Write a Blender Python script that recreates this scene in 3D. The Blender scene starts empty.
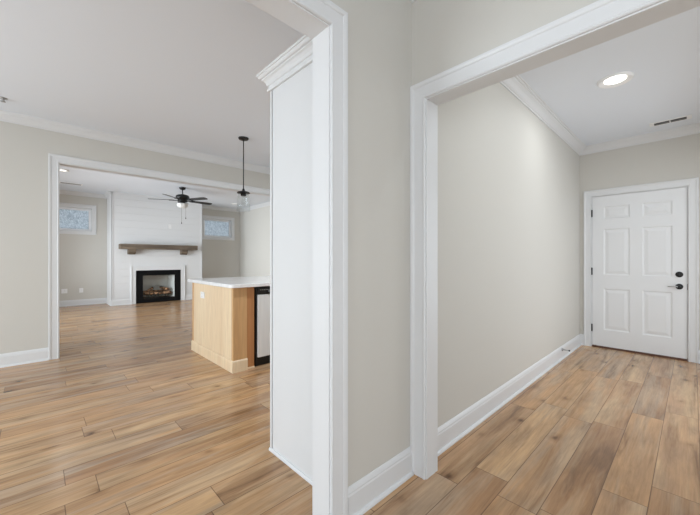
import bpy, bmesh, math, random
from mathutils import Vector, Matrix
R = math.radians
S = bpy.context.scene
COL = S.collection

# ------------------------------------------------------------------ camera, world, exposure
cam = bpy.data.cameras.new('camera')
camo = bpy.data.objects.new('camera', cam)
COL.objects.link(camo)
cam.sensor_width = 36.0
cam.lens = 329.0 / 700.0 * 36.0
cam.shift_y = 1.3 / 700.0
cam.clip_start = 0.02
camo.location = (0, 0, 1.2)
camo.rotation_euler = (R(90), 0, R(46.2 - 90))
S.camera = camo

S.view_settings.view_transform = 'Standard'
S.view_settings.look = 'None'
S.view_settings.gamma = 1.0
S.view_settings.use_curve_mapping = False
S.view_settings.exposure = 0.0

W = bpy.data.worlds.new('world')
S.world = W
W.use_nodes = True
bg = W.node_tree.nodes['Background']
bg.inputs[0].default_value = (0.90, 0.95, 1.0, 1)
bg.inputs[1].default_value = 2.0

def area(name, loc, aim, sx, sy, power, color=(1, 1, 1)):
    d = bpy.data.lights.new(name, 'AREA')
    d.shape = 'RECTANGLE'; d.size = sx; d.size_y = sy
    d.energy = power; d.color = color
    o = bpy.data.objects.new(name, d)
    COL.objects.link(o)
    o.location = loc
    o.rotation_euler = (Vector(aim)).to_track_quat('-Z', 'Y').to_euler()
    return o
# added area lights imitate daylight at openings made in the unseen walls
# (power, colour) of each daylight fill, then the hall ceiling light
LIV, KIT, FOY, FOL, HAL, DOWN = (90, (.86, .94, 1)), (80, (.81, .92, 1)), (16, (.82, .92, 1)), (16, (.82, .92, 1)), (3.5, (.80, .90, 1)), (7, (.92, .97, 1))
area('daylight_fill_living', (-1.13, 7.9, 1.25), (1, 0.14, 0.0), 3.4, 2.1, *LIV).data.spread = R(88)
area('daylight_fill_kitchen', (-3.23, 3.4, 1.20), (1, 0, -0.22), 2.5, 2.25, *KIT).data.spread = R(150)
area('daylight_fill_foyer', (-0.7, -1.73, 1.30), (0, 1, 0.1), 2.7, 2.1, *FOY)
area('daylight_fill_foyer_side', (-3.23, -0.35, 1.30), (1, 0, 0.1), 1.7, 2.1, *FOL)
area('daylight_fill_hall', (4.1, -0.60, 1.15), (0.25, 1, 0.1), 2.2, 2.0, *HAL)

# ------------------------------------------------------------------ materials
MATS = {}
def mat(name, color, rough=0.5, metal=0.0, spec=0.5, bump=0.0, bscale=200.0, **kw):
    m = bpy.data.materials.new(name)
    m.use_nodes = True
    nt = m.node_tree
    b = nt.nodes['Principled BSDF']
    c = tuple(((v / 255.0) / 12.92 if v / 255.0 <= 0.04045 else ((v / 255.0 + 0.055) / 1.055) ** 2.4) for v in color)
    b.inputs['Base Color'].default_value = (*c, 1)
    b.inputs['Roughness'].default_value = rough
    b.inputs['Metallic'].default_value = metal
    b.inputs['Specular IOR Level'].default_value = spec
    for k, v in kw.items():
        b.inputs[k].default_value = v
    if bump > 0:
        tc = nt.nodes.new('ShaderNodeTexCoord')
        n = nt.nodes.new('ShaderNodeTexNoise'); n.inputs['Scale'].default_value = bscale
        n.inputs['Detail'].default_value = 2
        bp = nt.nodes.new('ShaderNodeBump'); bp.inputs['Strength'].default_value = bump
        bp.inputs['Distance'].default_value = 0.002
        nt.links.new(tc.outputs['Object'], n.inputs['Vector'])
        nt.links.new(n.outputs['Fac'], bp.inputs['Height'])
        nt.links.new(bp.outputs['Normal'], b.inputs['Normal'])
    MATS[name] = m
    return m

def lin(color):
    return tuple(((v / 255.0) / 12.92 if v / 255.0 <= 0.04045 else ((v / 255.0 + 0.055) / 1.055) ** 2.4) for v in color) + (1,)

M_wall = mat('wall_paint', (204, 201, 194), 0.65, bump=0.12, bscale=260)
M_ceil = mat('ceiling_paint', (229, 234, 241), 0.8, bump=0.08, bscale=200)
M_trim = mat('white_trim', (220, 221, 222), 0.35)
M_cab = mat('white_cabinet', (219, 220, 221), 0.35)
M_door = mat('door_paint', (226, 227, 228), 0.4)
M_black = mat('black_metal', (9, 9, 10), 0.42, 0.0)
M_blackp = mat('black_plastic', (9, 9, 11), 0.35)
M_steel = mat('stainless_steel', (205, 207, 210), 0.32, 0.75)
M_chrome = mat('satin_nickel', (180, 180, 180), 0.3, 0.9)
M_plate = mat('white_plastic', (240, 240, 240), 0.35)
M_slot = mat('dark_slot', (40, 40, 42), 0.6)
M_quartz = mat('white_quartz', (232, 232, 233), 0.2)
M_fireframe = mat('matte_black_steel', (6, 6, 8), 0.6, spec=0.2)
M_firebrick = mat('firebrick', (212, 212, 208), 0.85, bump=0.4, bscale=60)
M_brick_line = mat('threshold_wood', (96, 62, 48), 0.6)
M_vinyl = mat('window_vinyl', (242, 243, 245), 0.35)
M_blade = mat('fan_blade', (26, 24, 24), 0.35)
M_chain = mat('brass_chain', (120, 112, 100), 0.4, 0.8)

def glow(name, color, strength):
    m = bpy.data.materials.new(name); m.use_nodes = True
    b = m.node_tree.nodes['Principled BSDF']
    b.inputs['Base Color'].default_value = lin(color)
    b.inputs['Emission Color'].default_value = lin(color)
    b.inputs['Emission Strength'].default_value = strength
    return m
M_led = glow('lit_diffuser', (255, 252, 246), 3.0)

def clear_glass(name, tint=(250, 252, 252), fac=0.9):
    m = bpy.data.materials.new(name); m.use_nodes = True
    nt = m.node_tree
    for n in list(nt.nodes):
        if n.type != 'OUTPUT_MATERIAL': nt.nodes.remove(n)
    out = [n for n in nt.nodes if n.type == 'OUTPUT_MATERIAL'][0]
    tr = nt.nodes.new('ShaderNodeBsdfTransparent'); tr.inputs[0].default_value = lin(tint)
    gl = nt.nodes.new('ShaderNodeBsdfGlossy'); gl.inputs['Roughness'].default_value = 0.03
    lw = nt.nodes.new('ShaderNodeLayerWeight'); lw.inputs['Blend'].default_value = 0.5
    pw = nt.nodes.new('ShaderNodeMath'); pw.operation = 'POWER'; pw.inputs[1].default_value = 4.0
    nt.links.new(lw.outputs['Facing'], pw.inputs[0])
    fr = nt.nodes.new('ShaderNodeMath'); fr.operation = 'MULTIPLY_ADD'; fr.inputs[1].default_value = 0.15; fr.inputs[2].default_value = 0.025
    nt.links.new(pw.outputs[0], fr.inputs[0])
    mx = nt.nodes.new('ShaderNodeMixShader')
    nt.links.new(fr.outputs[0], mx.inputs[0]); nt.links.new(tr.outputs[0], mx.inputs[1])
    nt.links.new(gl.outputs[0], mx.inputs[2]); nt.links.new(mx.outputs[0], out.inputs[0])
    return m
M_glass = clear_glass('clear_glass', (251, 252, 252))
M_frost = mat('frosted_bowl', (222, 221, 219), 0.4)

# textured privacy glass: patterned, translucent, lit by the sky behind it
def obscure_glass():
    m = bpy.data.materials.new('obscure_glass'); m.use_nodes = True
    nt = m.node_tree
    for n in list(nt.nodes):
        if n.type != 'OUTPUT_MATERIAL': nt.nodes.remove(n)
    out = [n for n in nt.nodes if n.type == 'OUTPUT_MATERIAL'][0]
    tc = nt.nodes.new('ShaderNodeTexCoord')
    mp = nt.nodes.new('ShaderNodeMapping'); mp.inputs['Scale'].default_value = (1.6, 1, 1)
    n1 = nt.nodes.new('ShaderNodeTexNoise'); n1.inputs['Scale'].default_value = 20; n1.inputs['Detail'].default_value = 4
    n1.inputs['Distortion'].default_value = 1.2
    cr = nt.nodes.new('ShaderNodeValToRGB')
    e = cr.color_ramp.elements
    e[0].position = 0.34; e[0].color = lin((168, 178, 186))
    e[1].position = 0.66; e[1].color = lin((224, 230, 234))
    tl = nt.nodes.new('ShaderNodeBsdfTranslucent')
    gl = nt.nodes.new('ShaderNodeBsdfGlossy'); gl.inputs['Roughness'].default_value = 0.25
    df = nt.nodes.new('ShaderNodeBsdfDiffuse')
    mx = nt.nodes.new('ShaderNodeMixShader'); mx.inputs[0].default_value = 0.06
    mx0 = nt.nodes.new('ShaderNodeMixShader'); mx0.inputs[0].default_value = 0.35
    L = nt.links.new
    L(tc.outputs['Object'], mp.inputs[0]); L(mp.outputs[0], n1.inputs['Vector']); L(n1.outputs['Fac'], cr.inputs[0])
    L(cr.outputs[0], tl.inputs[0]); L(cr.outputs[0], df.inputs[0])
    L(tl.outputs[0], mx0.inputs[1]); L(df.outputs[0], mx0.inputs[2])
    L(mx0.outputs[0], mx.inputs[1]); L(gl.outputs[0], mx.inputs[2])
    L(mx.outputs[0], out.inputs[0])
    return m
M_obscure = obscure_glass()

class NT:
    """tiny node builder"""
    def __init__(s, name):
        s.m = bpy.data.materials.new(name); s.m.use_nodes = True
        s.t = s.m.node_tree; s.b = s.t.nodes['Principled BSDF']
    def n(s, t, **kw):
        x = s.t.nodes.new(t)
        for k, v in kw.items():
            if hasattr(x, k) and not k[0].isupper(): setattr(x, k, v)
            else: x.inputs[k].default_value = v
        return x
    def l(s, a, b): s.t.links.new(a, b)
    def math(s, op, a, b=None):
        x = s.t.nodes.new('ShaderNodeMath'); x.operation = op
        for i, v in enumerate((a, b)):
            if v is None: continue
            if isinstance(v, (int, float)): x.inputs[i].default_value = v
            else: s.l(v, x.inputs[i])
        return x.outputs[0]
    def mix(s, fac, a, b, mode='MIX'):
        x = s.t.nodes.new('ShaderNodeMix'); x.data_type = 'RGBA'; x.blend_type = mode
        for i, v in ((0, fac), (6, a), (7, b)):
            if isinstance(v, (int, float)): x.inputs[i].default_value = v
            elif isinstance(v, tuple): x.inputs[i].default_value = v
            else: s.l(v, x.inputs[i])
        return x.outputs[2]
    def ramp(s, fac, stops):
        x = s.t.nodes.new('ShaderNodeValToRGB')
        e = x.color_ramp.elements
        while len(e) < len(stops): e.new(0.5)
        for i, (p, c) in enumerate(stops):
            e[i].position = p; e[i].color = c
        s.l(fac, x.inputs[0]); return x.outputs[0]

def floor_material():
    k = NT('oak_plank_floor')
    PW, PL = 0.179, 1.23
    tc = k.n('ShaderNodeTexCoord')
    sp = k.n('ShaderNodeSeparateXYZ'); k.l(tc.outputs['Object'], sp.inputs[0])
    X, Y = sp.outputs[0], sp.outputs[1]
    row = k.math('DIVIDE', k.math('ADD', Y, 20 * PW - 0.151), PW)
    ri = k.math('FLOOR', row); rf = k.math('SUBTRACT', row, ri)
    wn = k.n('ShaderNodeTexWhiteNoise', noise_dimensions='1D'); k.l(ri, wn.inputs['W'])
    col = k.math('DIVIDE', k.math('ADD', k.math('ADD', X, 20.0), k.math('MULTIPLY', wn.outputs[0], PL)), PL)
    ci = k.math('FLOOR', col); cf = k.math('SUBTRACT', col, ci)
    cmb = k.n('ShaderNodeCombineXYZ'); k.l(ri, cmb.inputs[0]); k.l(ci, cmb.inputs[1])
    w2 = k.n('ShaderNodeTexWhiteNoise', noise_dimensions='3D'); k.l(cmb.outputs[0], w2.inputs['Vector'])
    rnd = w2.outputs[0]
    sc = k.n('ShaderNodeSeparateColor'); k.l(w2.outputs['Color'], sc.inputs[0])
    rnd2, rnd3 = sc.outputs[0], sc.outputs[1]
    # seams
    dy = k.math('MULTIPLY', k.math('MINIMUM', rf, k.math('SUBTRACT', 1.0, rf)), PW)
    dx = k.math('MULTIPLY', k.math('MINIMUM', cf, k.math('SUBTRACT', 1.0, cf)), PL)
    d = k.math('MINIMUM', dy, dx)
    seam = k.n('ShaderNodeMapRange'); seam.inputs['From Min'].default_value = 0.0006; seam.inputs['From Max'].default_value = 0.0026
    k.l(d, seam.inputs['Value'])
    # grain coordinates, shifted per plank
    def coords(sx, sy, off):
        c = k.n('ShaderNodeCombineXYZ')
        k.l(k.math('MULTIPLY', X, sx), c.inputs[0])
        k.l(k.math('MULTIPLY', Y, sy), c.inputs[1])
        k.l(k.math('MULTIPLY', rnd, off), c.inputs[2])
        return c.outputs[0]
    n1 = k.n('ShaderNodeTexNoise', Scale=1.0, Detail=5, Roughness=0.62, Distortion=0.9); k.l(coords(1.1, 13.0, 37.0), n1.inputs['Vector'])
    n2 = k.n('ShaderNodeTexNoise', Scale=1.0, Detail=4, Roughness=0.65); k.l(coords(5.0, 95.0, 61.0), n2.inputs['Vector'])
    n3 = k.n('ShaderNodeTexNoise', Scale=1.0, Detail=3, Roughness=0.55, Distortion=0.5); k.l(coords(2.2, 7.0, 91.0), n3.inputs['Vector'])
    n4 = k.n('ShaderNodeTexNoise', Scale=1.0, Detail=3, Roughness=0.6, Distortion=0.4); k.l(coords(0.9, 8.0, 23.0), n4.inputs['Vector'])
    tone = k.ramp(rnd2, [(0.0, lin((160, 122, 89))), (0.3, lin((190, 149, 108))), (0.6, lin((196, 155, 112))), (0.82, lin((180, 145, 113))), (1.0, lin((206, 168, 125)))])
    pale = k.ramp(rnd3, [(0.0, lin((186, 161, 134))), (0.5, lin((206, 174, 134))), (1.0, lin((178, 157, 136)))])
    base = k.mix(k.ramp(n4.outputs['Fac'], [(0.44, (0, 0, 0, 1)), (0.62, (0.8, 0.8, 0.8, 1))]), tone, pale)
    g1 = k.ramp(n1.outputs['Fac'], [(0.26, (0.46, 0.41, 0.37, 1)), (0.40, (0.80, 0.77, 0.74, 1)), (0.50, (0.99, 0.98, 0.97, 1)), (0.70, (1.12, 1.11, 1.09, 1))])
    g2 = k.ramp(n2.outputs['Fac'], [(0.3, (0.84, 0.83, 0.82, 1)), (0.65, (1.06, 1.06, 1.05, 1))])
    g3 = k.ramp(n3.outputs['Fac'], [(0.3, (0.78, 0.78, 0.80, 1)), (0.55, (1.0, 1.0, 1.0, 1)), (0.75, (1.08, 1.06, 1.02, 1))])
    c = k.mix(1.0, base, g1, 'MULTIPLY')
    c = k.mix(1.0, c, g2, 'MULTIPLY')
    c = k.mix(1.0, c, g3, 'MULTIPLY')
    # knots: lens shaped dark spots in some of the cells
    vo = k.n('ShaderNodeTexVoronoi', voronoi_dimensions='2D', Scale=1.0, Randomness=1.0)
    kc = k.n('ShaderNodeCombineXYZ')
    wob = k.math('MULTIPLY', k.math('SUBTRACT', n3.outputs['Fac'], 0.5), 0.6)
    k.l(k.math('ADD', k.math('ADD', k.math('MULTIPLY', X, 3.1), k.math('MULTIPLY', rnd, 57.0)), wob), kc.inputs[0])
    k.l(k.math('ADD', k.math('MULTIPLY', Y, 4.6), wob), kc.inputs[1])
    k.l(kc.outputs[0], vo.inputs['Vector'])
    kn = k.ramp(vo.outputs['Distance'], [(0.0, (0.24, 0.19, 0.15, 1)), (0.05, (0.40, 0.34, 0.29, 1)), (0.11, (0.74, 0.70, 0.66, 1)), (0.27, (1, 1, 1, 1))])
    vs = k.n('ShaderNodeSeparateColor'); k.l(vo.outputs['Color'], vs.inputs[0])
    pick = k.math('MULTIPLY', k.math('MAXIMUM', k.math('MULTIPLY', k.math('SUBTRACT', vs.outputs[0], 0.58), 2.8), 0.0), 1.0)
    c = k.mix(pick, c, k.mix(1.0, c, kn, 'MULTIPLY'))
    c = k.mix(seam.outputs[0], k.mix(0.8, c, lin((74, 53, 39))), c)
    k.l(c, k.b.inputs['Base Color'])
    rg = k.math('ADD', 0.22, k.math('MULTIPLY', n2.outputs['Fac'], 0.05))
    k.l(rg, k.b.inputs['Roughness'])
    k.b.inputs['Specular IOR Level'].default_value = 0.5
    h = k.math('ADD', k.math('MULTIPLY', seam.outputs[0], 1.0), k.math('MULTIPLY', n2.outputs['Fac'], 0.25))
    bp = k.n('ShaderNodeBump', Strength=0.12, Distance=0.001); k.l(h, bp.inputs['Height'])
    k.l(bp.outputs[0], k.b.inputs['Normal'])
    return k.m
M_floor = floor_material()

def wood(name, dark, light, scale=(6, 6, 0.7), rough=0.45, lo=0.3, hi=0.7, fine=0.12):
    k = NT(name)
    tc = k.n('ShaderNodeTexCoord')
    mp = k.n('ShaderNodeMapping'); mp.inputs['Scale'].default_value = scale
    k.l(tc.outputs['Object'], mp.inputs[0])
    n1 = k.n('ShaderNodeTexNoise', Scale=1.0, Detail=4, Roughness=0.6, Distortion=0.8); k.l(mp.outputs[0], n1.inputs['Vector'])
    mp2 = k.n('ShaderNodeMapping'); mp2.inputs['Scale'].default_value = tuple(v * 9 for v in scale)
    k.l(tc.outputs['Object'], mp2.inputs[0])
    n2 = k.n('ShaderNodeTexNoise', Scale=1.0, Detail=3); k.l(mp2.outputs[0], n2.inputs['Vector'])
    c = k.ramp(n1.outputs['Fac'], [(lo, lin(dark)), (hi, lin(light))])
    g = k.ramp(n2.outputs['Fac'], [(0.3, (1 - fine, 1 - fine, 1 - fine, 1)), (0.7, (1, 1, 1, 1))])
    c = k.mix(1.0, c, g, 'MULTIPLY')
    k.l(c, k.b.inputs['Base Color'])
    k.b.inputs['Roughness'].default_value = rough
    return k.m
M_maple = wood('natural_maple', (232, 203, 166), (246, 224, 190), (5, 5, 0.5))
M_maple_post = wood('amber_maple', (204, 158, 108), (222, 180, 130), (9, 9, 0.5))
M_maple_dark = wood('alder_filler', (182, 124, 78), (202, 146, 96), (12, 12, 0.6))
M_mantel = wood('weathered_wood', (78, 68, 58), (138, 122, 104), (0.8, 9, 9), 0.7, fine=0.3)
M_log = wood('ceramic_log_material', (40, 26, 20), (226, 172, 130), (9, 9, 9), 0.9, 0.42, 0.62, 0.5)

def quartz_material():
    k = NT('quartz_counter')
    tc = k.n('ShaderNodeTexCoord')
    n1 = k.n('ShaderNodeTexNoise', Scale=3.0, Detail=6, Distortion=2.0); k.l(tc.outputs['Object'], n1.inputs['Vector'])
    c = k.ramp(n1.outputs['Fac'], [(0.42, lin((243, 243, 244))), (0.5, lin((236, 236, 238))), (0.56, lin((244, 244, 245)))])
    k.l(c, k.b.inputs['Base Color']); k.b.inputs['Roughness'].default_value = 0.18
    return k.m
M_quartz = quartz_material()

def brushed_steel():
    k = NT('brushed_steel')
    tc = k.n('ShaderNodeTexCoord')
    mp = k.n('ShaderNodeMapping'); mp.inputs['Scale'].default_value = (220, 220, 2)
    k.l(tc.outputs['Object'], mp.inputs[0])
    n1 = k.n('ShaderNodeTexNoise', Scale=1.0, Detail=2); k.l(mp.outputs[0], n1.inputs['Vector'])
    k.l(k.ramp(n1.outputs['Fac'], [(0.3, lin((228, 230, 232))), (0.7, lin((240, 241, 242)))]), k.b.inputs['Base Color'])
    k.b.inputs['Metallic'].default_value = 0.2; k.b.inputs['Roughness'].default_value = 0.42
    return k.m
M_steel = brushed_steel()

# ------------------------------------------------------------------ mesh helpers
class MB:
    def __init__(s): s.bm = bmesh.new()
    def box(s, x0, x1, y0, y1, z0, z1, bev=0.0, seg=2):
        t = bmesh.new()
        vs = [t.verts.new((x, y, z)) for x in (x0, x1) for y in (y0, y1) for z in (z0, z1)]
        for f in ((0, 1, 3, 2), (4, 6, 7, 5), (0, 4, 5, 1), (2, 3, 7, 6), (0, 2, 6, 4), (1, 5, 7, 3)):
            t.faces.new([vs[i] for i in f])
        bmesh.ops.recalc_face_normals(t, faces=t.faces)
        if bev > 0:
            bmesh.ops.bevel(t, geom=list(t.edges), offset=bev, segments=seg, affect='EDGES', profile=0.5)
        s.merge(t); return s
    def merge(s, t):
        me = bpy.data.meshes.new('tmp'); t.to_mesh(me); t.free(); s.bm.from_mesh(me); bpy.data.meshes.remove(me)
    def prism(s, p0, p1, U, V, prof, m0=(0, 0), m1=(0, 0)):
        """profile (a,b) along U,V swept p0->p1; mitre shifts per unit a,b at each end"""
        p0, p1, U, V = map(Vector, (p0, p1, U, V)); d = (p1 - p0).normalized()
        A = [s.bm.verts.new(p0 + U * a + V * b + d * (m0[0] * a + m0[1] * b)) for a, b in prof]
        B = [s.bm.verts.new(p1 + U * a + V * b + d * (m1[0] * a + m1[1] * b)) for a, b in prof]
        n = len(prof); fs = []
        for i in range(n):
            j = (i + 1) % n
            fs.append(s.bm.faces.new((A[i], A[j], B[j], B[i])))
        fs.append(s.bm.faces.new(A[::-1])); fs.append(s.bm.faces.new(B))
        bmesh.ops.recalc_face_normals(s.bm, faces=fs)
        return s
    def lathe(s, prof, n=32, M=None, smooth=True):
        """prof (r,z) revolved about z; M places it"""
        M = M or Matrix.Identity(4)
        rings = []
        for r, z in prof:
            if r < 1e-6: rings.append([s.bm.verts.new(M @ Vector((0, 0, z)))])
            else: rings.append([s.bm.verts.new(M @ Vector((r * math.cos(2 * math.pi * i / n), r * math.sin(2 * math.pi * i / n), z))) for i in range(n)])
        fs = []
        for a, b in zip(rings, rings[1:]):
            for i in range(n):
                j = (i + 1) % n
                if len(a) == 1 and len(b) == 1: continue
                if len(a) == 1: f = (a[0], b[i], b[j])
                elif len(b) == 1: f = (a[i], a[j], b[0])
                else: f = (a[i], a[j], b[j], b[i])
                f = s.bm.faces.new(f); f.smooth = smooth; fs.append(f)
        bmesh.ops.recalc_face_normals(s.bm, faces=fs)
        return s
    def tube(s, pts, r, n=10, caps=True):
        pts = [Vector(p) for p in pts]
        rr = r if isinstance(r, (list, tuple)) else [r] * len(pts)
        rings = []; ref = None
        for i, p in enumerate(pts):
            d = (pts[min(i + 1, len(pts) - 1)] - pts[max(i - 1, 0)]).normalized()
            if ref is None: ref = d.orthogonal().normalized()
            u = (ref - d * ref.dot(d)).normalized(); ref = u; v = d.cross(u)
            rings.append([s.bm.verts.new(p + (u * math.cos(2 * math.pi * k / n) + v * math.sin(2 * math.pi * k / n)) * rr[i]) for k in range(n)])
        fs = []
        for a, b in zip(rings, rings[1:]):
            for i in range(n):
                f = s.bm.faces.new((a[i], a[(i + 1) % n], b[(i + 1) % n], b[i])); f.smooth = True; fs.append(f)
        if caps: fs.append(s.bm.faces.new(rings[0][::-1])); fs.append(s.bm.faces.new(rings[-1]))
        bmesh.ops.recalc_face_normals(s.bm, faces=fs)
        return s
    def build(s, name, m, parent=None, loc=None):
        me = bpy.data.meshes.new(name)
        s.bm.to_mesh(me); s.bm.free()
        me.materials.append(m)
        o = bpy.data.objects.new(name, me); COL.objects.link(o)
        if parent:
            o.parent = parent
            pm = parent.location; q = parent
            off = Vector(q.location); 
            while q.parent: q = q.parent; off += Vector(q.location)
            o.location = -off            # meshes are modelled in world coordinates
        return o

def tag(o, label, cat=None, group=None, kind=None):
    o['label'] = label
    if cat: o['category'] = cat
    if group: o['group'] = group
    if kind: o['kind'] = kind
    return o
def empty(name, loc, label, cat, group=None, kind=None):
    o = bpy.data.objects.new(name, None); COL.objects.link(o); o.location = loc
    o.empty_display_size = 0.1
    return tag(o, label, cat, group, kind)
def struct(o, label, cat): return tag(o, label, cat, None, 'structure')

# ------------------------------------------------------------------ the plan
WT = 0.114
YC = 1.10            # hall side face of the centre wall
XA = 1.540           # foyer side face of the arch wall
XE = 5.52            # entry wall
YL = 5.30            # kitchen side face of the left wall
YB = 10.98           # living room back wall
XR = 5.19            # living room right wall
ZH, ZK, ZV = 2.74, 2.82, 2.92
FW = 1.0             # depth of walls

f = MB(); f.box(-3.2, 6.7, -1.7, 11.2, -0.06, 0.0)
struct(f.build('floor', M_floor), 'brown oak plank floor running through all rooms', 'floor')

def ceil(name, x0, x1, y0, y1, z, label):
    b = MB(); b.box(x0, x1, y0, y1, z, z + 0.08)
    struct(b.build(name, M_ceil), label, 'ceiling')
ceil('ceiling_hall', -3.2, 5.7, -1.7, YC + WT / 2, ZH, 'white ceiling over the entry hall with the lit downlight')
ceil('ceiling_kitchen', -3.2, 6.7, YC + WT / 2, YL + WT / 2, ZK, 'white ceiling of the kitchen above the pendant lamp')
ceil('ceiling_living', -3.2, 6.7, YL + WT / 2, 11.2, ZV, 'white ceiling of the living room above the fan')

def wall_x(name, y0, y1, x0, x1, z1, holes, label):
    """wall running along x, holes (xa,xb,za,zb) sorted, not overlapping in x"""
    b = MB(); x = x0
    for xa, xb, za, zb in holes:
        b.box(x, xa, y0, y1, 0, z1)
        if za > 0: b.box(xa, xb, y0, y1, 0, za)
        if zb < z1: b.box(xa, xb, y0, y1, zb, z1)
        x = xb
    b.box(x, x1, y0, y1, 0, z1)
    struct(b.build(name, M_wall), label, 'wall')
def wall_y(name, x0, x1, y0, y1, z1, holes, label):
    b = MB(); y = y0
    for ya, yb, za, zb in holes:
        b.box(x0, x1, y, ya, 0, z1)
        if za > 0: b.box(x0, x1, ya, yb, 0, za)
        if zb < z1: b.box(x0, x1, ya, yb, zb, z1)
        y = yb
    b.box(x0, x1, y, y1, 0, z1)
    struct(b.build(name, M_wall), label, 'wall')

OL = (-0.90, 0.944)      # kitchen opening (rough) in the centre wall
OLZ = 2.232
wall_x('wall_center', YC, YC + WT, -3.2, 5.64, 2.82, [(OL[0] - .018, OL[1], 0, OLZ)], 'beige wall between foyer, hall and kitchen')
AO = (-0.35, 1.020); AZ = 2.088
XA1 = XA + 0.108
wall_y('wall_arch', XA, XA1, -1.7, YC, ZH, [(AO[0], AO[1], 0, AZ)], 'beige wall above the cased opening to the entry hall')
DY0, DY1, DZ = 0.028, 0.978, 2.062
wall_y('wall_entry', XE, XE + 0.12, -0.6, YC, ZH, [(DY0, DY1, 0, DZ)], 'beige end wall around the white six panel door')
wall_x('wall_hall_right', -0.57, -0.45, XA1, XE, ZH, [(2.95, 5.25, 0.12, 2.2)], 'beige right side wall of the entry hall')  # unseen opening added so fill light reaches the hall
LO = (0.212, 4.982); LZ = 2.365
wall_x('wall_left', YL, YL + WT, -3.2, 6.7, 2.92, [(LO[0] , LO[1], 0, LZ)], 'beige kitchen wall with the wide opening to the living room')
W1 = (0.16, 1.10); W2 = (3.96, 4.90); WZ = (1.915, 2.525)
wall_x('wall_back', YB, YB + 0.15, -1.1, XR + 0.12, ZV, [(*W1, *WZ), (*W2, *WZ)], 'beige living room wall with two small high windows')
wall_y('wall_right', XR, XR + 0.12, YL + WT, YB, ZV, [], 'beige right wall of the living room behind the island')
wall_y('wall_living_left', -1.1, -0.98, YL + WT, YB + .15, ZV, [(6.2, 9.8, 0.2, 2.35)], 'beige left wall of the living room with wide added opening')  # wide hole added out of view for the living room fill light
wall_y('wall_kitchen_left', -3.2, -3.08, YC + WT, YL, ZK, [(2.1, 4.7, 0.04, 2.35)], 'beige left wall of the kitchen with added opening')  # opening added for the kitchen fill, sill kept low to pass more light
wall_y('wall_kitchen_right', 6.58, 6.7, YC + WT, YL, ZK, [], 'beige right wall of the kitchen')
wall_y('wall_foyer_left', -3.2, -3.08, -1.7, YC, ZH, [(-1.25, 0.55, 0.2, 2.4)], 'beige left wall of the foyer')  # unseen hole added for the side fill of the foyer
wall_x('wall_foyer', -1.7, -1.58, -3.08, XA, ZH, [(-2.1, 0.7, 0.2, 2.4)], 'beige wall of the foyer facing the kitchen opening')  # opening added behind the camera for the foyer fill

# ------------------------------------------------------------------ trim profiles
BASE = [(0, 0), (0.028, 0), (0.027, 0.010), (0.022, 0.017), (0.015, 0.019), (0.015, 0.112), (0.012, 0.119), (0.012, 0.127), (0.008, 0.138), (0.003, 0.147), (0, 0.148)]
CROWN = [(0, 0), (0, -0.095), (0.010, -0.095), (0.011, -0.082), (0.018, -0.079), (0.030, -0.066), (0.048, -0.042), (0.064, -0.028), (0.066, -0.020), (0.078, -0.018), (0.082, -0.008), (0.092, -0.006), (0.092, 0)]
CASING = [(0, 0), (0, 0.010), (0.004, 0.014), (0.010, 0.014), (0.014, 0.011), (0.045, 0.0125), (0.066, 0.014), (0.070, 0.018), (0.080, 0.021), (0.090, 0.021), (0.0925, 0.017), (0.0925, 0)]
Z = (0, 0, 1)
def baseboard(name, runs, label):
    b = MB()
    for p0, p1, out, m0, m1 in runs:
        b.prism((*p0, 0), (*p1, 0), (*out, 0), Z, BASE, (m0, 0), (m1, 0))
    struct(b.build(name, M_trim), label, 'baseboard')
def crown(name, runs, label, m=M_trim):
    b = MB()
    for p0, p1, z, out, m0, m1 in runs:
        b.prism((*p0, z), (*p1, z), (*out, 0), Z, CROWN, (m0, 0), (m1, 0))
    return struct(b.build(name, m), label, 'moulding')

CW = 0.0925
baseboard('baseboard_center', [((1.030, YC), (XA - 0.02, YC), (0, -1), 0, 0)], 'white baseboard between the two cased openings')
baseboard('baseboard_hall', [((XA1 + 0.02, YC), (XE, YC), (0, -1), 0, -1), ((XE, YC), (XE, 1.053), (-1, 0), 1, 0), ((XE, -0.043), (XE, -0.45), (-1, 0), 0, 0)], 'white baseboard along the entry hall wall')
baseboard('baseboard_left', [((-3.08, YL), (0.122, YL), (0, -1), 0, 0)], 'white baseboard left of the living room opening')
CHX0, CHX1, CHY = 1.42, 3.655, 10.28
baseboard('baseboard_back', [((-0.98, YB), (CHX0, YB), (0, -1), 0, -1), ((CHX0, YB), (CHX0, CHY), (-1, 0), 1, 1),
    ((CHX0, CHY), (1.842, CHY), (0, -1), -1, 0), ((3.148, CHY), (CHX1, CHY), (0, -1), 0, 1), ((CHX1, CHY), (CHX1, YB), (1, 0), -1, -1), ((CHX1, YB), (XR, YB), (0, -1), 1, -1), ((XR, YB), (XR, YL + WT), (-1, 0), 1, 0)], 'white baseboard around the living room and chimney breast')

crown('trim_1', [((XA1, YC), (XE, YC), ZH, (0, -1), 0, -1), ((XE, YC), (XE, -0.45), ZH, (-1, 0), 1, 0)], 'white crown moulding at the entry hall ceiling')
crown('trim_2', [((-3.08, YL), (6.58, YL), ZK, (0, -1), 0, 0)], 'white crown moulding above the living room opening')
crown('trim_3', [((-0.98, YB), (CHX0, YB), ZV, (0, -1), 0, -1), ((CHX0, YB), (CHX0, CHY - .008), ZV, (-1, 0), 1, 0), ((CHX1, YB), (XR, YB), ZV, (0, -1), 0, -1), ((XR, YB), (XR, YL + WT), ZV, (-1, 0), 1, 0)], 'white crown moulding at the living room ceiling')
crown('trim_4', [((-3.08, YC), (XA, YC), ZH, (0, -1), 0, -1), ((XA, YC), (XA, -1.58), ZH, (-1, 0), 1, 0)], 'white crown moulding in the foyer corner')

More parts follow.
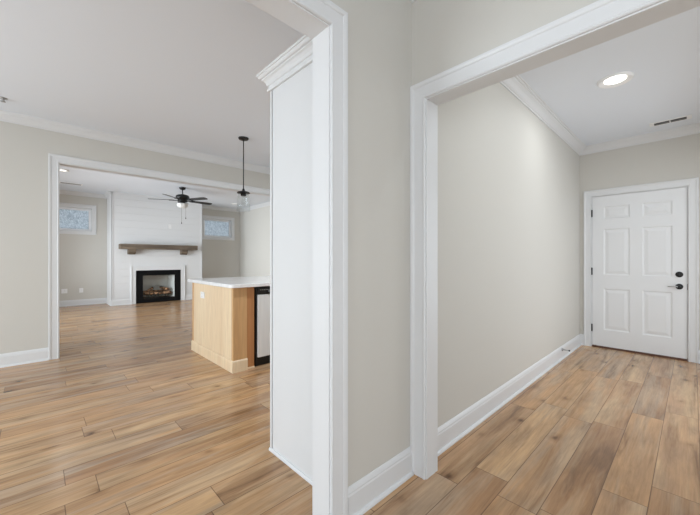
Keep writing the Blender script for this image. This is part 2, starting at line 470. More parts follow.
def opening_x(name, xa, xb, zt, y0, y1, label, sides=(True, True)):
    """cased opening in a wall along x: finished opening xa..xb, height zt, wall y0..y1"""
    root = empty(name, ((xa + xb) / 2, (y0 + y1) / 2, 0), label, 'cased opening', None, 'structure')
    t = 0.018; r = 0.006
    j = MB()
    j.box(xa - t, xa, y0 - .001, y1 + .001, 0, zt + t); j.box(xb, xb + t, y0 - .001, y1 + .001, 0, zt + t); j.box(xa, xb, y0 - .001, y1 + .001, zt, zt + t)
    j.build('jamb', M_trim, root)
    for on, yy, o in ((sides[0], y0, -1), (sides[1], y1, 1)):
        if not on: continue
        c = MB()
        c.prism((xa - r, yy, 0), (xa - r, yy, zt + r), (-1, 0, 0), (0, o, 0), CASING, (0, 0), (1, 0))
        c.prism((xb + r, yy, 0), (xb + r, yy, zt + r), (1, 0, 0), (0, o, 0), CASING, (0, 0), (1, 0))
        c.prism((xa - r, yy, zt + r), (xb + r, yy, zt + r), (0, 0, 1), (0, o, 0), CASING, (-1, 0), (1, 0))
        c.build('casing', M_trim, root)
    return root
def opening_y(name, ya, yb, zt, x0, x1, label, sides=(True, True)):
    root = empty(name, ((x0 + x1) / 2, (ya + yb) / 2, 0), label, 'cased opening', None, 'structure')
    t = 0.018; r = 0.006
    j = MB()
    j.box(x0 - .001, x1 + .001, ya - t, ya, 0, zt + t); j.box(x0 - .001, x1 + .001, yb, yb + t, 0, zt + t); j.box(x0 - .001, x1 + .001, ya, yb, zt, zt + t)
    j.build('jamb', M_trim, root)
    for on, xx, o in ((sides[0], x0, -1), (sides[1], x1, 1)):
        if not on: continue
        c = MB()
        c.prism((xx, ya - r, 0), (xx, ya - r, zt + r), (0, -1, 0), (o, 0, 0), CASING, (0, 0), (1, 0))
        c.prism((xx, yb + r, 0), (xx, yb + r, zt + r), (0, 1, 0), (o, 0, 0), CASING, (0, 0), (1, 0))
        c.prism((xx, ya - r, zt + r), (xx, yb + r, zt + r), (0, 0, 1), (o, 0, 0), CASING, (-1, 0), (1, 0))
        c.build('casing', M_trim, root)
    return root
opening_x('trim_5', OL[0], 0.926, 2.214, YC, YC + WT, 'white cased opening from the foyer to the kitchen')
opening_y('trim_6', AO[0] + .018, 1.002, 2.068, XA, XA1, 'white cased opening from the foyer to the entry hall')
opening_x('trim_7', LO[0] + .006, LO[1] - .018, 2.352, YL, YL + WT, 'white cased opening from the kitchen to the living room')

# ------------------------------------------------------------------ entry door
door = empty('door_1', (XE, 0.503, 0), 'white six panel entry door with black hardware', 'door', None, 'structure')
j = MB()
j.box(XE - .001, XE + .12, DY0, DY0 + .016, 0, DZ); j.box(XE - .001, XE + .12, DY1 - .016, DY1, 0, DZ); j.box(XE - .001, XE + .12, DY0 + .016, DY1 - .016, DZ - .016, DZ)
j.box(XE + .055, XE + .068, DY0 + .016, DY0 + .03, 0.03, DZ - .016); j.box(XE + .055, XE + .068, DY1 - .03, DY1 - .016, 0.03, DZ - .016)
j.box(XE + .055, XE + .068, DY0 + .03, DY1 - .03, DZ - .03, DZ - .016)
j.build('jamb', M_trim, door)
c = MB(); ya, yb, zt = DY0 + .010, DY1 - .010, DZ - .010
DCAS = [(a * 0.9, b) for a, b in CASING]
c.prism((XE, ya, 0), (XE, ya, zt), (0, -1, 0), (-1, 0, 0), DCAS, (0, 0), (1, 0))
c.prism((XE, yb, 0), (XE, yb, zt), (0, 1, 0), (-1, 0, 0), DCAS, (0, 0), (1, 0))
c.prism((XE, ya, zt), (XE, yb, zt), (0, 0, 1), (-1, 0, 0), DCAS, (-1, 0), (1, 0))
c.build('casing', M_trim, door)
th = MB(); th.box(XE - 0.005, XE + .12, DY0 + .016, DY1 - .016, 0.0, 0.014, .003)
th.build('threshold', M_brick_line, door)
# slab with raised panels (front faces -x)
def door_slab():
    s0, s1, z0, z1 = DY0 + .019, DY1 - .019, 0.022, DZ - .019
    xf = XE + 0.010
    ys = [s0, s0 + .125, s0 + .125 + .270, s1 - .125 - .270, s1 - .125, s1]
    zs = [z0, 0.245, 0.80, 0.985, 1.60, 1.735, 1.90, z1]
    bm = bmesh.new()
    V = {}
    def v(x, y, z):
        kk = (round(x, 5), round(y, 5), round(z, 5))
        if kk not in V: V[kk] = bm.verts.new((x, y, z))
        return V[kk]
    def quad(a, b, c_, d): bm.faces.new((a, b, c_, d))
    for i in range(5):
        for k_ in range(7):
            y0, y1, za, zb = ys[i], ys[i + 1], zs[k_], zs[k_ + 1]
            if i in (1, 3) and k_ in (1, 3, 5):
                rings = []
                for ins, dep in ((0, 0), (.012, .007), (.024, .007), (.055, .001)):
                    rings.append([v(xf + dep, y0 + ins, za + ins), v(xf + dep, y1 - ins, za + ins), v(xf + dep, y1 - ins, zb - ins), v(xf + dep, y0 + ins, zb - ins)])
                for a, b in zip(rings, rings[1:]):
                    for q in range(4): quad(a[q], a[(q + 1) % 4], b[(q + 1) % 4], b[q])
                quad(*rings[-1])
            else:
                quad(v(xf, y0, za), v(xf, y1, za), v(xf, y1, zb), v(xf, y0, zb))
    xb = xf + 0.042
    bk = [bm.verts.new((xb, y, z)) for y, z in ((s0, z0), (s1, z0), (s1, z1), (s0, z1))]
    bm.faces.new(bk)
    # side loops
    bot = [v(xf, y, z0) for y in ys]; top = [v(xf, y, z1) for y in ys]
    lef = [v(xf, s0, z) for z in zs]; rig = [v(xf, s1, z) for z in zs]
    bm.faces.new(bot + [bk[1], bk[0]]); bm.faces.new(top + [bk[2], bk[3]])
    bm.faces.new(lef + [bk[3], bk[0]]); bm.faces.new(rig + [bk[2], bk[1]])
    bmesh.ops.recalc_face_normals(bm, faces=bm.faces)
    m = MB(); m.bm.free(); m.bm = bm
    return m, xf
m, XF = door_slab()
m.build('door_panel', M_door, door)
sw = MB(); sw.box(XF + .003, XF + .040, DY0 + .020, DY1 - .020, 0.0145, 0.0225)
sw.build('door_sweep', M_brick_line, door)
for zc in (1.82, 1.03, 0.26):
    h = MB(); h.tube([(XE - .006, DY1 - .0175, zc - .05), (XE - .006, DY1 - .0175, zc + .05)], 0.0075, 10)
    h.box(XE - .004, XE + .008, DY1 - .024, DY1 - .011, zc - .045, zc + .045)
    hinge = h.build('hinge', M_black, door); hinge['label'] = 'black door hinge'
KY = 0.113
RX = Matrix.Translation((XF, KY, 0)) @ Matrix.Rotation(R(-90), 4, 'Y')
def rosette(z, r, parent, name):
    M = Matrix.Translation((XF, KY, z)) @ Matrix.Rotation(R(-90), 4, 'Y')
    b = MB(); b.lathe([(0, 0), (r, 0), (r, .006), (r * .9, .010), (r * .5, .012), (0, .012)], 28, M)
    return b, M
b, M = rosette(1.014, 0.034, door, 'deadbolt')
b.box(XF - .030, XF - .010, KY - .005, KY + .005, 1.014 - .016, 1.014 + .016, .003)
o = b.build('deadbolt', M_black, door); o['label'] = 'round black deadbolt above the lever'
b, M = rosette(0.870, 0.034, door, 'lever_handle')
b.tube([(XF - .008, KY, .870), (XF - .056, KY, .870)], 0.0125, 12)
o = b.build('lever_rosette', M_black, door); o['label'] = 'round black lever rosette'
lv = MB(); lv.tube([(XF - .046, KY + .010, .870), (XF - .050, KY + .03, .872), (XF - .050, KY + .065, .871), (XF - .047, KY + .098, .867)], [.008, .008, .007, .006], 12)
o = lv.build('lever', M_chrome, door); o['label'] = 'slim metallic lever'
st = MB(); st.box(XF - .006, XF + .006, DY0 + .0150, DY0 + .0205, .835, .905)
st.build('strike_plate', M_black, door)

# ------------------------------------------------------------------ living room chimney breast
b = MB()
FBX = (1.948, 3.054); FBZ = 0.885          # firebox hole
FD = CHY + 0.45
x0, x1 = CHX0 + .012, CHX1 - .012
b.box(x0, FBX[0], CHY + .012, YB, 0, ZV); b.box(FBX[1], x1, CHY + .012, YB, 0, ZV)
b.box(FBX[0], FBX[1], CHY + .012, YB, FBZ, ZV); b.box(FBX[0], FBX[1], FD, YB, 0, FBZ)
z = 0.0; bh = 0.184
while z < ZV - 0.03:
    zt = min(z + bh - 0.0018, ZV)
    for xa, xb in (((CHX0 + .012, FBX[0]), (FBX[1], CHX1 - .012)) if z < FBZ else ((CHX0 + .012, CHX1 - .012),)):
        b.box(xa, xb, CHY, CHY + .013, z, zt, .0012, 1)
    if z < FBZ < zt: pass
    for xs in ((CHX0, CHX0 + .013), (CHX1 - .013, CHX1)):
        b.box(xs[0], xs[1], CHY + .001, YB, z, zt, .0012, 1)
    z += bh
# vertical corner boards
b.box(CHX0 - .006, CHX0 + .028, CHY - .008, CHY + .004, 0, ZV, .002); b.box(CHX0 - .006, CHX0 + .004, CHY - .008, YB, 0, ZV, .002)
b.box(CHX1 - .028, CHX1 + .006, CHY - .008, CHY + .004, 0, ZV, .002); b.box(CHX1 - .004, CHX1 + .008, CHY - .008, CHY + .08, 0, ZV, .002)
b.box(CHX0 - .008, CHX1 + .008, CHY - .008, CHY + .004, ZV - .05, ZV, .002)
struct(b.build('wall_chimney', M_trim), 'white shiplap chimney breast rising behind mantel and fireplace', 'wall')

# fireplace insert
YF = CHY - 0.012
fp = empty('fireplace', (2.5, CHY, 0), 'black framed gas fireplace insert in the white shiplap wall', 'fireplace')
s = MB()
s.box(1.845, 1.948, YF - .012, CHY + .02, 0, 0.992, .003); s.box(3.054, 3.160, YF - .012, CHY + .02, 0, 0.992, .003)
s.box(1.948, 3.054, YF - .012, CHY + .02, 0.888, 0.992, .003)
s.box(1.838, 1.857, YF - .022, CHY, 0, 1.004, .004); s.box(3.148, 3.167, YF - .022, CHY, 0, 1.004, .004); s.box(1.838, 3.167, YF - .022, CHY, .986, 1.004, .004)
o = s.build('surround', M_trim, fp); o['label'] = 'white flat surround'
fr = MB()
fx0, fx1, fz0, fz1 = 1.950, 3.052, 0.012, 0.884
gx0, gx1, gz0, gz1 = 2.110, 2.895, 0.125, 0.745
for a in ((fx0, gx0, fz0, fz1), (gx1, fx1, fz0, fz1), (gx0, gx1, gz1, fz1), (gx0, gx1, fz0, gz0)):
    fr.box(a[0], a[1], YF - .006, YF + .02, a[2], a[3], .003)
for a in ((fx0, fx0 + .03, fz0, fz1), (fx1 - .03, fx1, fz0, fz1), (fx0, fx1, fz1 - .03, fz1), (fx0, fx1, fz0, fz0 + .025)):
    fr.box(a[0], a[1], YF - .016, YF, a[2], a[3], .004)
for i in range(4):
    fr.box(gx0 - .06, gx1 + .06, YF - .012, YF - .004, .775 + i * .018, .783 + i * .018)
fr.build('frame', M_fireframe, fp)
bx = MB(); y0, y1 = YF + .02, FD - .01
bx.box(gx0 - .02, gx1 + .02, y1 - .02, y1, gz0 - .03, gz1 + .03)
bx.prism((gx0 - .03, y0, gz0 - .03), (gx0 - .03, y0, gz1 + .03), (0, 1, 0), (1, 0, 0), [(0, 0), (y1 - y0, 0), (y1 - y0, .10), (0, .02)])
bx.prism((gx1 + .03, y0, gz0 - .03), (gx1 + .03, y0, gz1 + .03), (0, 1, 0), (-1, 0, 0), [(0, 0), (y1 - y0, 0), (y1 - y0, .10), (0, .02)])
bx.build('firebox_liner', M_firebrick, fp)
ft = MB(); ft.box(gx0 - .03, gx1 + .03, y0, y1, gz0 - .03, gz0 - .005); ft.build('firebox_floor', M_fireframe, fp)
ft = MB(); ft.box(gx0 - .03, gx1 + .03, y0, y1, gz1 + .03, gz1 + .04); ft.build('firebox_top', M_black, fp)
gl = MB(); gl.box(gx0, gx1, YF + .008, YF + .012, gz0, gz1)
gl.build('glass_front', M_glass, fp)

# grate and gas logs inside
gr = empty('log_grate', (2.5, CHY + .2, gz0), 'black steel grate under the logs inside the fireplace', 'grate')
g = MB()
for i in range(7):
    xx = 2.25 + i * .085
    g.tube([(xx, YF + .045, gz0 + .10), (xx, YF + .05, gz0 + .055), (xx, YF + .36, gz0 + .055)], .007, 6)
g.build('bars', M_black, gr)
for xx in (2.27, 2.74):
    for yy in (YF + .09, YF + .30):
        g = MB(); g.tube([(xx, yy, gz0 - .005), (xx, yy, gz0 + .05)], .008, 6); g.build('leg', M_black, gr)
random.seed(5)
def log(p0, p1, r, label):
    p0, p1 = Vector(p0), Vector(p1); m = MB(); pts, rr = [], []
    for i in range(11):
        t = i / 10
        p = p0.lerp(p1, t) + Vector((random.uniform(-1, 1), random.uniform(-1, 1), random.uniform(-1, 1))) * r * .06
        pts.append(p); rr.append(r * random.uniform(.82, .94) * (0.82 if i in (0, 10) else 1))
    m.tube(pts, rr, 12)
    o = m.build('fireplace_log', M_log)
    tag(o, label, 'log', 'ceramic logs in the fireplace')
zb = gz0 + .064
log((2.17, YF + .275, zb + .070), (2.83, YF + .285, zb + .070), .070, 'long brown log at the back of the fireplace grate')
log((2.17, YF + .115, zb + .052), (2.37, YF + .145, zb + .052), .052, 'tan log at front left of the fireplace grate')
log((2.41, YF + .125, zb + .046), (2.59, YF + .125, zb + .046), .046, 'short pale log at front middle of the fireplace grate')
log((2.63, YF + .145, zb + .050), (2.83, YF + .115, zb + .050), .050, 'tan log at front right of the fireplace grate')
log((2.26, YF + .070, zb + .142), (2.42, YF + .330, zb + .186), .044, 'split log laid across the left end of the fire')
log((2.74, YF + .080, zb + .152), (2.60, YF + .330, zb + .198), .042, 'split log laid across the right end of the fire')

# mantel shelf
mt = empty('mantel_shelf', (2.5, CHY, 1.45), 'weathered brown wooden mantel beam above the fireplace', 'mantel')
b = MB(); b.box(1.568, 3.458, CHY - .22, CHY - .001, 1.452, 1.584, .006); b.build('beam', M_mantel, mt)
for xx in (1.838, 3.115):
    b = MB()
    b.prism((xx - .08, CHY, 1.452), (xx + .08, CHY, 1.452), (0, -1, 0), (0, 0, 1), [(0.001, 0), (0.001, -.135), (.10, -.135), (.165, -.09), (.185, -.04), (.185, 0)])
    b.build('corbel', M_mantel, mt)

def plate(name, c, out, w, h, label, cat, group, kind='outlet'):
    """wall plate at c; out = axis letter of its outward normal ('-y' or '-x')"""
    root = empty(name, c, label, cat, group)
    def bx(mb, u0, u1, z0, z1, d0, d1, bev=0.0):
        if out == '-y': mb.box(c[0] + u0, c[0] + u1, c[1] - d1, c[1] - d0, c[2] + z0, c[2] + z1, bev)
        else: mb.box(c[0] - d1, c[0] - d0, c[1] + u0, c[1] + u1, c[2] + z0, c[2] + z1, bev)
    b = MB(); bx(b, -w / 2, w / 2, -h / 2, h / 2, 0, .006, .002); b.build('cover_plate', M_plate, root)
    if kind == 'outlet':
        for zc in (-.02, .02):
            b = MB(); bx(b, -.016, .016, zc - .014, zc + .014, .005, .009, .002); so = b.build('socket', M_plate, root)
            b = MB(); bx(b, -.008, -.005, zc - .002, zc + .007, .0085, .0095); bx(b, .005, .008, zc - .002, zc + .007, .0085, .0095)
            b.build('slot', M_slot, so)
    return root
plate('wall_outlet', (0.545, YB, 0.385), '-y', .115, .115, 'double white wall outlet nearer the opening, below the left window', 'outlet', 'living room wall outlets')
plate('wall_outlet', (0.875, YB, 0.383), '-y', .08, .115, 'single white wall outlet nearer the chimney breast, below the left window', 'outlet', 'living room wall outlets')
plate('cable_plate', (2.774, CHY, 2.112), '-y', .075, .115, 'small white cover plate on the shiplap above the mantel', 'cover plate', None)

# ------------------------------------------------------------------ living room windows
def window(name, xa, xb, za, zb, label):
    root = empty(name, ((xa + xb) / 2, YB, za), label, 'window', None, 'structure')
    c = MB(); P = [(0, 0), (0, .014), (.06, .016), (.065, .02), (.085, .02), (.085, 0)]
    c.prism((xa, YB, za), (xa, YB, zb), (-1, 0, 0), (0, -1, 0), P, (-1, 0), (1, 0))
    c.prism((xb, YB, za), (xb, YB, zb), (1, 0, 0), (0, -1, 0), P, (-1, 0), (1, 0))
    c.prism((xa, YB, zb), (xb, YB, zb), (0, 0, 1), (0, -1, 0), P, (-1, 0), (1, 0))
    c.prism((xa, YB, za), (xb, YB, za), (0, 0, -1), (0, -1, 0), P, (-1, 0), (1, 0))
    c.build('window_casing', M_trim, root)
    j = MB(); t = .012; D = .15
    j.box(xa, xa + t, YB - .001, YB + D, za, zb); j.box(xb - t, xb, YB - .001, YB + D, za, zb)
    j.box(xa + t, xb - t, YB - .001, YB + D, zb - t, zb); j.box(xa + t, xb - t, YB - .001, YB + D, za, za + t)
    j.build('window_jamb', M_trim, root)
    s = MB(); a0, a1, b0, b1, w = xa + t, xb - t, za + t, zb - t, .052; ys, ye = YB + .085, YB + .13
    for q in ((a0, a0 + w, b0, b1), (a1 - w, a1, b0, b1), (a0 + w, a1 - w, b0, b0 + w), (a0 + w, a1 - w, b1 - w, b1)):
        s.box(q[0], q[1], ys, ye, q[2], q[3], .004)
    sash = s.build('window_sash', M_vinyl, root)
    g = MB(); g.box(a0 + w - .004, a1 - w + .004, YB + .105, YB + .111, b0 + w - .004, b1 - w + .004)
    g.build('pane', M_obscure, sash)
window('window_1', *W1, *WZ, 'small high white framed window left of the chimney breast')
window('window_2', *W2, *WZ, 'small high white framed window right of the chimney breast')

# ------------------------------------------------------------------ tall white cabinet behind the kitchen opening
tc_ = empty('pantry_cabinet', (1.5, 1.53, 0), 'tall white cabinet with crown moulding just inside the kitchen opening', 'cabinet')
PX0, PX1, PY0, PY1, PZ = 1.072, 1.98, YC + WT + .022, 1.842, 2.262
b = MB(); b.box(PX0, PX0 + .019, PY0, PY1 - .027, 0, PZ, .0015)
b.build('side_panel', M_cab, tc_)
b = MB(); b.box(PX0 + .019, PX1, PY0, PY1 - .02, 0.1, PZ); b.box(PX0 + .019, PX1, PY0, PY1 - .09, 0, .1)
b.build('carcass', M_cab, tc_)
b = MB()
b.box(PX0 - .003, PX0 + .042, PY1 - .019, PY1, 0.0, PZ, .002); b.box(PX1 - .04, PX1, PY1 - .02, PY1, 0.1, PZ, .002)
b.box(PX0 + .042, PX1 - .04, PY1 - .02, PY1, .1, .14); b.box(PX0 + .042, PX1 - .04, PY1 - .02, PY1, PZ - .05, PZ)
b.build('face_frame', M_cab, tc_)
b = MB()
SH = [(0, 0), (.012, 0), (.011, .010), (.006, .017), (0, .018)]
b.prism((PX0, PY0, 0), (PX0, PY1 , 0), (-1, 0, 0), Z, SH)
b.build('shoe_moulding', M_trim, tc_)
for xa, xb, hx in ((PX0 + .03, (PX0 + PX1) / 2 - .002, -1), ((PX0 + PX1) / 2 + .002, PX1 - .03, 1)):
    for za, zb in ((.13, 1.30), (1.32, PZ - .04)):
        d = MB(); d.box(xa, xb, PY1 + .001, PY1 + .014, za, zb, .002)
        for q in ((xa, xa + .06, za, zb), (xb - .06, xb, za, zb), (xa + .06, xb - .06, za, za + .06), (xa + .06, xb - .06, zb - .06, zb)):
            d.box(q[0], q[1], PY1 + .013, PY1 + .020, q[2], q[3], .0015)
        dr = d.build('cabinet_door', M_cab, tc_)
        hxp = xb - .03 if hx < 0 else xa + .03
        hz = zb - .2 if za < 1 else za + .06
        hd = MB(); hd.tube([(hxp, PY1 + .02, hz), (hxp, PY1 + .045, hz + .005), (hxp, PY1 + .045, hz + .125), (hxp, PY1 + .02, hz + .13)], .005, 8)
        hd.build('pull', M_black, dr)
CCR = [(0, 0), (0.014, 0), (0.016, .006), (.014, .018), (.009, .021), (.009, .032), (.016, .036), (.020, .050), (.030, .064), (.040, .071), (.040, .077), (.050, .079), (.056, .086), (.058, .094), (.064, .096), (.064, .108), (0, .108)]
b = MB(); cz = PZ - .012
b.prism((PX0, PY0, cz), (PX0, PY1, cz), (-1, 0, 0), Z, CCR, (0, 0), (1, 0))
b.prism((PX0, PY1, cz), (PX1, PY1, cz), (0, 1, 0), Z, CCR, (-1, 0), (0, 0))
b.build('crown_moulding', M_trim, tc_)

# ------------------------------------------------------------------ island
isl = empty('island_cabinet', (2.6, 3.95, 0), 'light maple kitchen island base under the white counter', 'kitchen island')
IX, IY0, IY1, IZ = 1.511, 3.350, 4.585, 0.893
b = MB(); b.box(IX, IX + .02, IY0 + .02, IY1, .0, IZ); b.build('end_panel', M_maple, isl)
b = MB(); b.box(IX - .004, IX + .004, IY0 - .004, IY0 + .04, .0, IZ, .002); b.build('corner_strip', M_maple_post, isl)
b = MB(); b.box(IX - .004, IX + .004, IY1 - .04, IY1 + .002, .0, IZ, .002); b.build('corner_strip', M_maple_post, isl)
b = MB(); b.box(IX, 1.664, IY0, IY0 + .025, 0, IZ, .002); b.box(IX + .02, 1.664, IY0 + .02, IY0 + .6, 0, IZ)
b.build('corner_post', M_maple_post, isl)
b = MB(); b.box(1.664, 1.756, IY0 + .012, IY0 + .6, 0, IZ, .002); b.build('filler_strip', M_maple_dark, isl)
b = MB(); b.box(IX + .02, 4.4, IY0 + .615, IY1, 0, IZ); b.build('carcass', M_maple, isl)
b = MB(); b.box(2.37, 4.4, IY0 + .03, IY0 + .615, .1, IZ); b.box(2.37, 4.4, IY0 + .09, IY0 + .615, 0, .1)
b.build('cabinet_box', M_maple, isl)
for i in range(3):
    xa = 2.385 + i * .67
    for za, zb in ((.12, .68), (.70, .875)):
        d = MB(); d.box(xa, xa + .65, IY0 + .010, IY0 + .029, za, zb, .002)
        for q in ((xa, xa + .06, za, zb), (xa + .59, xa + .65, za, zb), (xa + .06, xa + .59, za, za + .05), (xa + .06, xa + .59, zb - .05, zb)):
            d.box(q[0], q[1], IY0 + .004, IY0 + .012, q[2], q[3], .0015)
        dr = d.build('drawer' if za > .5 else 'cabinet_door', M_maple_post, isl)
        hd = MB(); zc = (za + zb) / 2 if za > .5 else zb - .03
        hd.tube([(xa + .26, IY0 + .006, zc), (xa + .265, IY0 - .022, zc), (xa + .385, IY0 - .022, zc), (xa + .39, IY0 + .006, zc)], .005, 8)
        hd.build('pull', M_black, dr)
IB = [(0, 0), (.014, 0), (.014, .108), (.011, .116), (.005, .122), (0, .124)]
b = MB()
b.prism((IX - .004, IY1, 0), (IX - .004, IY0 - .004, 0), (-1, 0, 0), Z, IB, (0, 0), (1, 0))
b.build('side_base_board', M_maple, isl)
b = MB()
b.prism((IX - .004, IY0 - .004, 0), (1.664, IY0 - .004, 0), (0, -1, 0), Z, IB, (-1, 0), (0, 0))
b.prism((1.664, IY0 + .012, 0), (1.756, IY0 + .012, 0), (0, -1, 0), Z, [(0, 0), (.012, 0), (.010, .012), (0, .016)])
b.build('front_base_board', M_maple, isl)

def countertop():
    m = MB(); x0, x1, y0, y1, z0, z1 = 1.464, 4.45, 3.305, 4.69, IZ, 0.931
    r = 0.06; pts = []
    for cx, cy, a0 in ((x0 + r, y0 + r, 180), (x1 - r, y0 + r, 270), (x1 - r, y1 - r, 0), (x0 + r, y1 - r, 90)):
        for k_ in range(9):
            a = R(a0 + k_ * 90 / 8); pts.append((cx + r * math.cos(a), cy + r * math.sin(a)))
    e = .004
    def ring(ins, z):
        cx, cy = (x0 + x1) / 2, (y0 + y1) / 2
        return [m.bm.verts.new((cx + (p[0] - cx) * (1 - ins / ((x1 - x0) / 2)), cy + (p[1] - cy) * (1 - ins / ((y1 - y0) / 2)), z)) for p in pts]
    rs = [ring(e, z0), ring(0, z0 + e), ring(0, z1 - e), ring(e, z1)]
    n = len(pts)
    for a, bb in zip(rs, rs[1:]):
        for i in range(n): m.bm.faces.new((a[i], a[(i + 1) % n], bb[(i + 1) % n], bb[i]))
    m.bm.faces.new(rs[0][::-1]); m.bm.faces.new(rs[-1])
    bmesh.ops.recalc_face_normals(m.bm, faces=m.bm.faces)
    return m
o = countertop().build('countertop', M_quartz)
tag(o, 'white quartz countertop lying on the maple island', 'countertop')
plate('island_outlet', (IX - .001, 4.22, 0.750), '-x', .125, .078, 'white square outlet on the maple end of the island', 'outlet', None)

# dishwasher
dw = empty('dishwasher', (2.06, 3.6, 0), 'stainless steel dishwasher built into the island beside the maple filler', 'dishwasher')
DX0, DX1, DYF = 1.764, 2.362, IY0 + .004
b = MB(); b.box(DX0, DX1, DYF + .03, DYF + .59, .105, .882); b.build('tub', M_blackp, dw)
b = MB(); b.box(DX0 + .022, DX1 - .005, DYF - .022, DYF + .03, .105, .798, .006); o = b.build('door', M_steel, dw); o['label'] = 'brushed stainless steel door front'
b = MB(); b.box(DX0 + .003, DX0 + .020, DYF - .004, DYF + .03, .02, .882, .002)
b.build('side_seal', M_blackp, dw)
b = MB(); b.box(DX0 + .022, DX1 - .005, DYF - .018, DYF + .03, .802, .878, .005)
b.prism((DX0 + .14, DYF - .02, .80), (DX1 - .14, DYF - .02, .80), (0, -1, 0), Z, [(-.01, .005), (.010, .012), (.014, .03), (-.002, .05)])
cp = b.build('control_panel', M_blackp, dw)
for i in range(6):
    b = MB(); xx = DX0 + .05 + i * .022; b.box(xx, xx + .013, DYF - .020, DYF - .017, .850, .856); b.build('button', M_chrome, cp)
b = MB(); b.box(DX0 + .005, DX1 - .005, DYF + .028, DYF + .06, 0, .105); b.build('toe_kick', M_blackp, dw)

# ------------------------------------------------------------------ pendant lamp over the island
PXY = (2.023, 4.173)
pd = empty('pendant_lamp', (*PXY, ZK), 'black pendant lamp with clear glass shade over the island', 'pendant lamp')
T = Matrix.Translation((*PXY, 0))
b = MB(); b.lathe([(0, ZK), (.066, ZK), (.066, ZK - .012), (.058, ZK - .022), (.02, ZK - .026), (.0, ZK - .026)], 32, T); b.build('canopy', M_black, pd)
b = MB(); b.tube([(*PXY, ZK - .02), (*PXY, 2.10)], .0065, 10); b.build('rod', M_black, pd)
dz = 0.016
b = MB(); b.lathe([(r_, z_ + dz) for r_, z_ in [(0, 2.125), (.014, 2.122), (.018, 2.100), (.030, 2.090), (.075, 2.078), (.083, 2.070), (.083, 2.062), (.070, 2.066), (.036, 2.064), (.036, 2.030), (.028, 2.024), (0, 2.024)]], 32, T); b.build('cap', M_black, pd)
b = MB(); b.lathe([(.040, 2.062 + dz), (.066, 2.050 + dz), (.077, 2.020), (.083, 1.94), (.090, 1.838), (.0885, 1.838), (.0815, 1.94), (.0755, 2.018), (.065, 2.046 + dz), (.040, 2.059 + dz)], 36, T)
o = b.build('glass_shade', M_glass, pd); o['label'] = 'clear bell shaped glass shade'
b = MB(); b.lathe([(.012, 2.040), (.013, 2.005), (.020, 1.985), (.029, 1.960), (.029, 1.945), (.020, 1.925), (0, 1.915)], 24, T); b.build('bulb', M_glass, pd)

# ------------------------------------------------------------------ ceiling fan
FX, FY = 2.577, 8.52
fan = empty('ceiling_fan', (FX, FY, ZV), 'black five blade ceiling fan with frosted light bowl in the living room', 'ceiling fan')
T = Matrix.Translation((FX, FY, 0))
b = MB(); b.lathe([(0, ZV), (.075, ZV), (.075, ZV - .012), (.060, ZV - .045), (.030, ZV - .062), (0, ZV - .062)], 32, T); b.build('canopy', M_black, fan)
b = MB(); b.tube([(FX, FY, ZV - .05), (FX, FY, 2.735)], .0125, 12); b.build('downrod', M_black, fan)
b = MB(); b.lathe([(0, 2.76), (.025, 2.76), (.03, 2.745), (.09, 2.742), (.135, 2.725), (.15, 2.69), (.15, 2.655), (.135, 2.635), (.10, 2.622), (.10, 2.60), (.11, 2.595), (.11, 2.57), (0, 2.57)], 36, T); b.build('motor_housing', M_black, fan)
for k_ in range(5):
    ang = R(8 + 72 * k_)
    M = T @ Matrix.Translation((0, 0, 2.612)) @ Matrix.Rotation(ang, 4, 'Z') @ Matrix.Rotation(R(-12), 4, 'X')
    m = MB(); prof = []
    out = [(.20, -.045), (.26, -.058), (.60, -.070), (.70, -.066), (.73, -.045), (.74, 0), (.73, .045), (.70, .066), (.60, .070), (.26, .058), (.20, .045)]
    up = [m.bm.verts.new(M @ Vector((x, y, .004))) for x, y in out]; dn = [m.bm.verts.new(M @ Vector((x, y, -.004))) for x, y in out]
    m.bm.faces.new(up); m.bm.faces.new(dn[::-1])
    for i in range(len(out)): m.bm.faces.new((up[i], dn[i], dn[(i + 1) % len(out)], up[(i + 1) % len(out)]))
    bmesh.ops.recalc_face_normals(m.bm, faces=m.bm.faces)
    bl = m.build('blade', M_blade, fan)
    m = MB()
    a = [M @ Vector(p) for p in ((.09, 0, -.008), (.15, 0, -.012), (.21, -.03, -.008), (.29, -.03, -.008))]
    c_ = [M @ Vector(p) for p in ((.09, 0, -.008), (.15, 0, -.012), (.21, .03, -.008), (.29, .03, -.008))]
    m.tube(a, .009, 8); m.tube(c_, .009, 8)
    m.build('blade_bracket', M_black, bl)
b = MB(); b.lathe([(.0, 2.575), (.055, 2.575), (.06, 2.545), (.125, 2.535), (.13, 2.525), (.0, 2.525)], 32, T); b.build('light_kit', M_black, fan)
b = MB(); b.lathe([(.126, 2.528), (.130, 2.505), (.118, 2.470), (.085, 2.438), (.04, 2.424), (0, 2.420)], 36, T)
b.lathe([(0, 2.424), (.012, 2.42), (.010, 2.405), (0, 2.398)], 16, T)
o = b.build('light_bowl', M_frost, fan); o['label'] = 'frosted white glass light bowl'
for ox, oy, zz in ((.03, -.135, 2.17), (-.06, -.125, 2.05)):
    b = MB(); b.tube([(FX + ox, FY + oy, 2.53), (FX + ox, FY + oy, zz)], .0022, 6)
    pc = b.build('pull_chain', M_chain, fan)
    b = MB(); b.lathe([(0, .02), (.008, .012), (.011, -.005), (.007, -.018), (0, -.022)], 12, Matrix.Translation((FX + ox, FY + oy, zz))); b.build('chain_fob', M_black, pc)

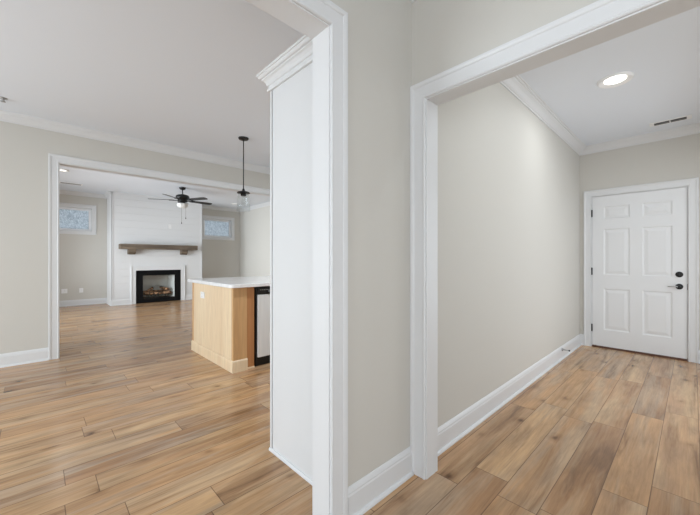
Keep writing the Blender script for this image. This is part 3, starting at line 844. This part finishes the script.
# ------------------------------------------------------------------ ceiling fittings
def downlight(x, y, z, r, label, lit, power=None, group=None, tilt=0):
    root = empty('recessed_light', (x, y, z), label, 'ceiling light', group)
    T = Matrix.Translation((x, y, z))
    b = MB(); b.lathe([(r, 0), (r, -.004), (r - .006, -.012), (r * .92, -.018), (r * .86, -.017), (r * .62, -.003), (r * .60, 0)], 36, T); b.build('trim_ring', M_plate, root)
    b = MB(); b.lathe([(0, -.004), (r * .61, -.004), (r * .61, 0), (0, 0)], 36, T); b.build('diffuser', M_led if lit else M_plate, root)
    if power:
        d = bpy.data.lights.new('lamp', 'AREA'); d.shape = 'DISK'; d.size = r * 1.15; d.energy, d.color = power
        o = bpy.data.objects.new('lamp', d); COL.objects.link(o); o.parent = root; o.location = (0, 0, -.016 - (.05 if tilt else 0)); o.rotation_euler = (0, -R(tilt), 0)
    return root
downlight(3.60, 0.463, ZH, 0.125, 'lit round recessed light in the entry hall ceiling nearest the vent', True, DOWN)
downlight(2.10, 0.05, ZH, 0.125, 'added lit recessed light in the entry hall ceiling just past the opening', True, (8.0, (.90, .96, 1)), None, 40)  # added lamp hidden by the opening head, tilted to brighten the entry door
downlight(0.40, 8.45, ZV, 0.085, 'lit recessed light in the living room ceiling nearest the opening', True, (4, (1, .95, .88)))
downlight(4.49, 9.87, ZV, 0.085, 'unlit recessed light in the living room ceiling near right window', False)

for xx, lab in ((2.7, 'added lit recessed light in the kitchen ceiling in front of the dishwasher'), (4.2, 'added lit recessed light in the kitchen ceiling farthest from the opening')):
    downlight(xx, 2.5, ZK, 0.085, lab, True, (27, (.90, .96, 1)))  # added fixtures, unseen behind the pantry, to brighten island and counter

def vent(x, y, z, lx, ly, label, slots=2, m=None):
    root = empty('ceiling_vent', (x, y, z), label, 'vent')
    b = MB(); b.box(x - lx / 2, x + lx / 2, y - ly / 2, y + ly / 2, z - .006, z, .002); b.build('frame', M_plate, root)
    w = (ly - .09) / slots
    for i in range(slots):
        ya = y - ly / 2 + .04 + i * (w + .01)
        b = MB(); b.box(x - lx / 2 + .030, x + lx / 2 - .030, ya, ya + w, z - .0085, z - .004); g = b.build('grille_slot', m or M_slot, root)
        b = MB()
        for k_ in range(2):
            xx = x - .008 + k_ * .016; b.box(xx - .002, xx + .002, ya, ya + w, z - .010, z - .006)
        b.build('louver', M_chrome, g)
vent(5.118, 0.178, ZH, .132, .34, 'white ceiling vent with two dark slots near the entry door')
vent(0.60, 9.84, ZV, .42, .20, 'long ceiling vent above the left living room window', 1, mat('vent_grey', (150, 150, 150), 0.6))

sm = empty('ceiling_sensor', (-.229, 4.812, ZK), 'small grey sensor on the kitchen ceiling at far left', 'sensor')
T = Matrix.Translation((-.229, 4.812, ZK))
b = MB(); b.lathe([(0, 0), (.032, 0), (.032, -.006), (.018, -.010), (.012, -.012), (.012, -.03), (.02, -.034), (.02, -.038), (0, -.040)], 24, T); b.build('body', M_chrome, sm)

# door stop on the hall baseboard
ds = empty('door_stop', (4.555, YC - .015, .115), 'small dark door stop on the hall baseboard near the door', 'door stop')
b = MB(); Mx = Matrix.Translation((4.555, YC - .015, .115)) @ Matrix.Rotation(R(90), 4, 'X')
b.lathe([(0, 0), (.020, 0), (.020, .008), (.010, .014), (0, .014)], 16, Mx); b.build('base', M_chrome, ds)
b = MB(); b.tube([(4.555, YC - .02, .115), (4.555, YC - .088, .115)], .0055, 10); b.build('rod', M_chrome, ds)
b = MB(); b.lathe([(0, .068), (.009, .068), (.009, .080), (0, .084)], 16, Mx); b.build('tip', M_blackp, ds)
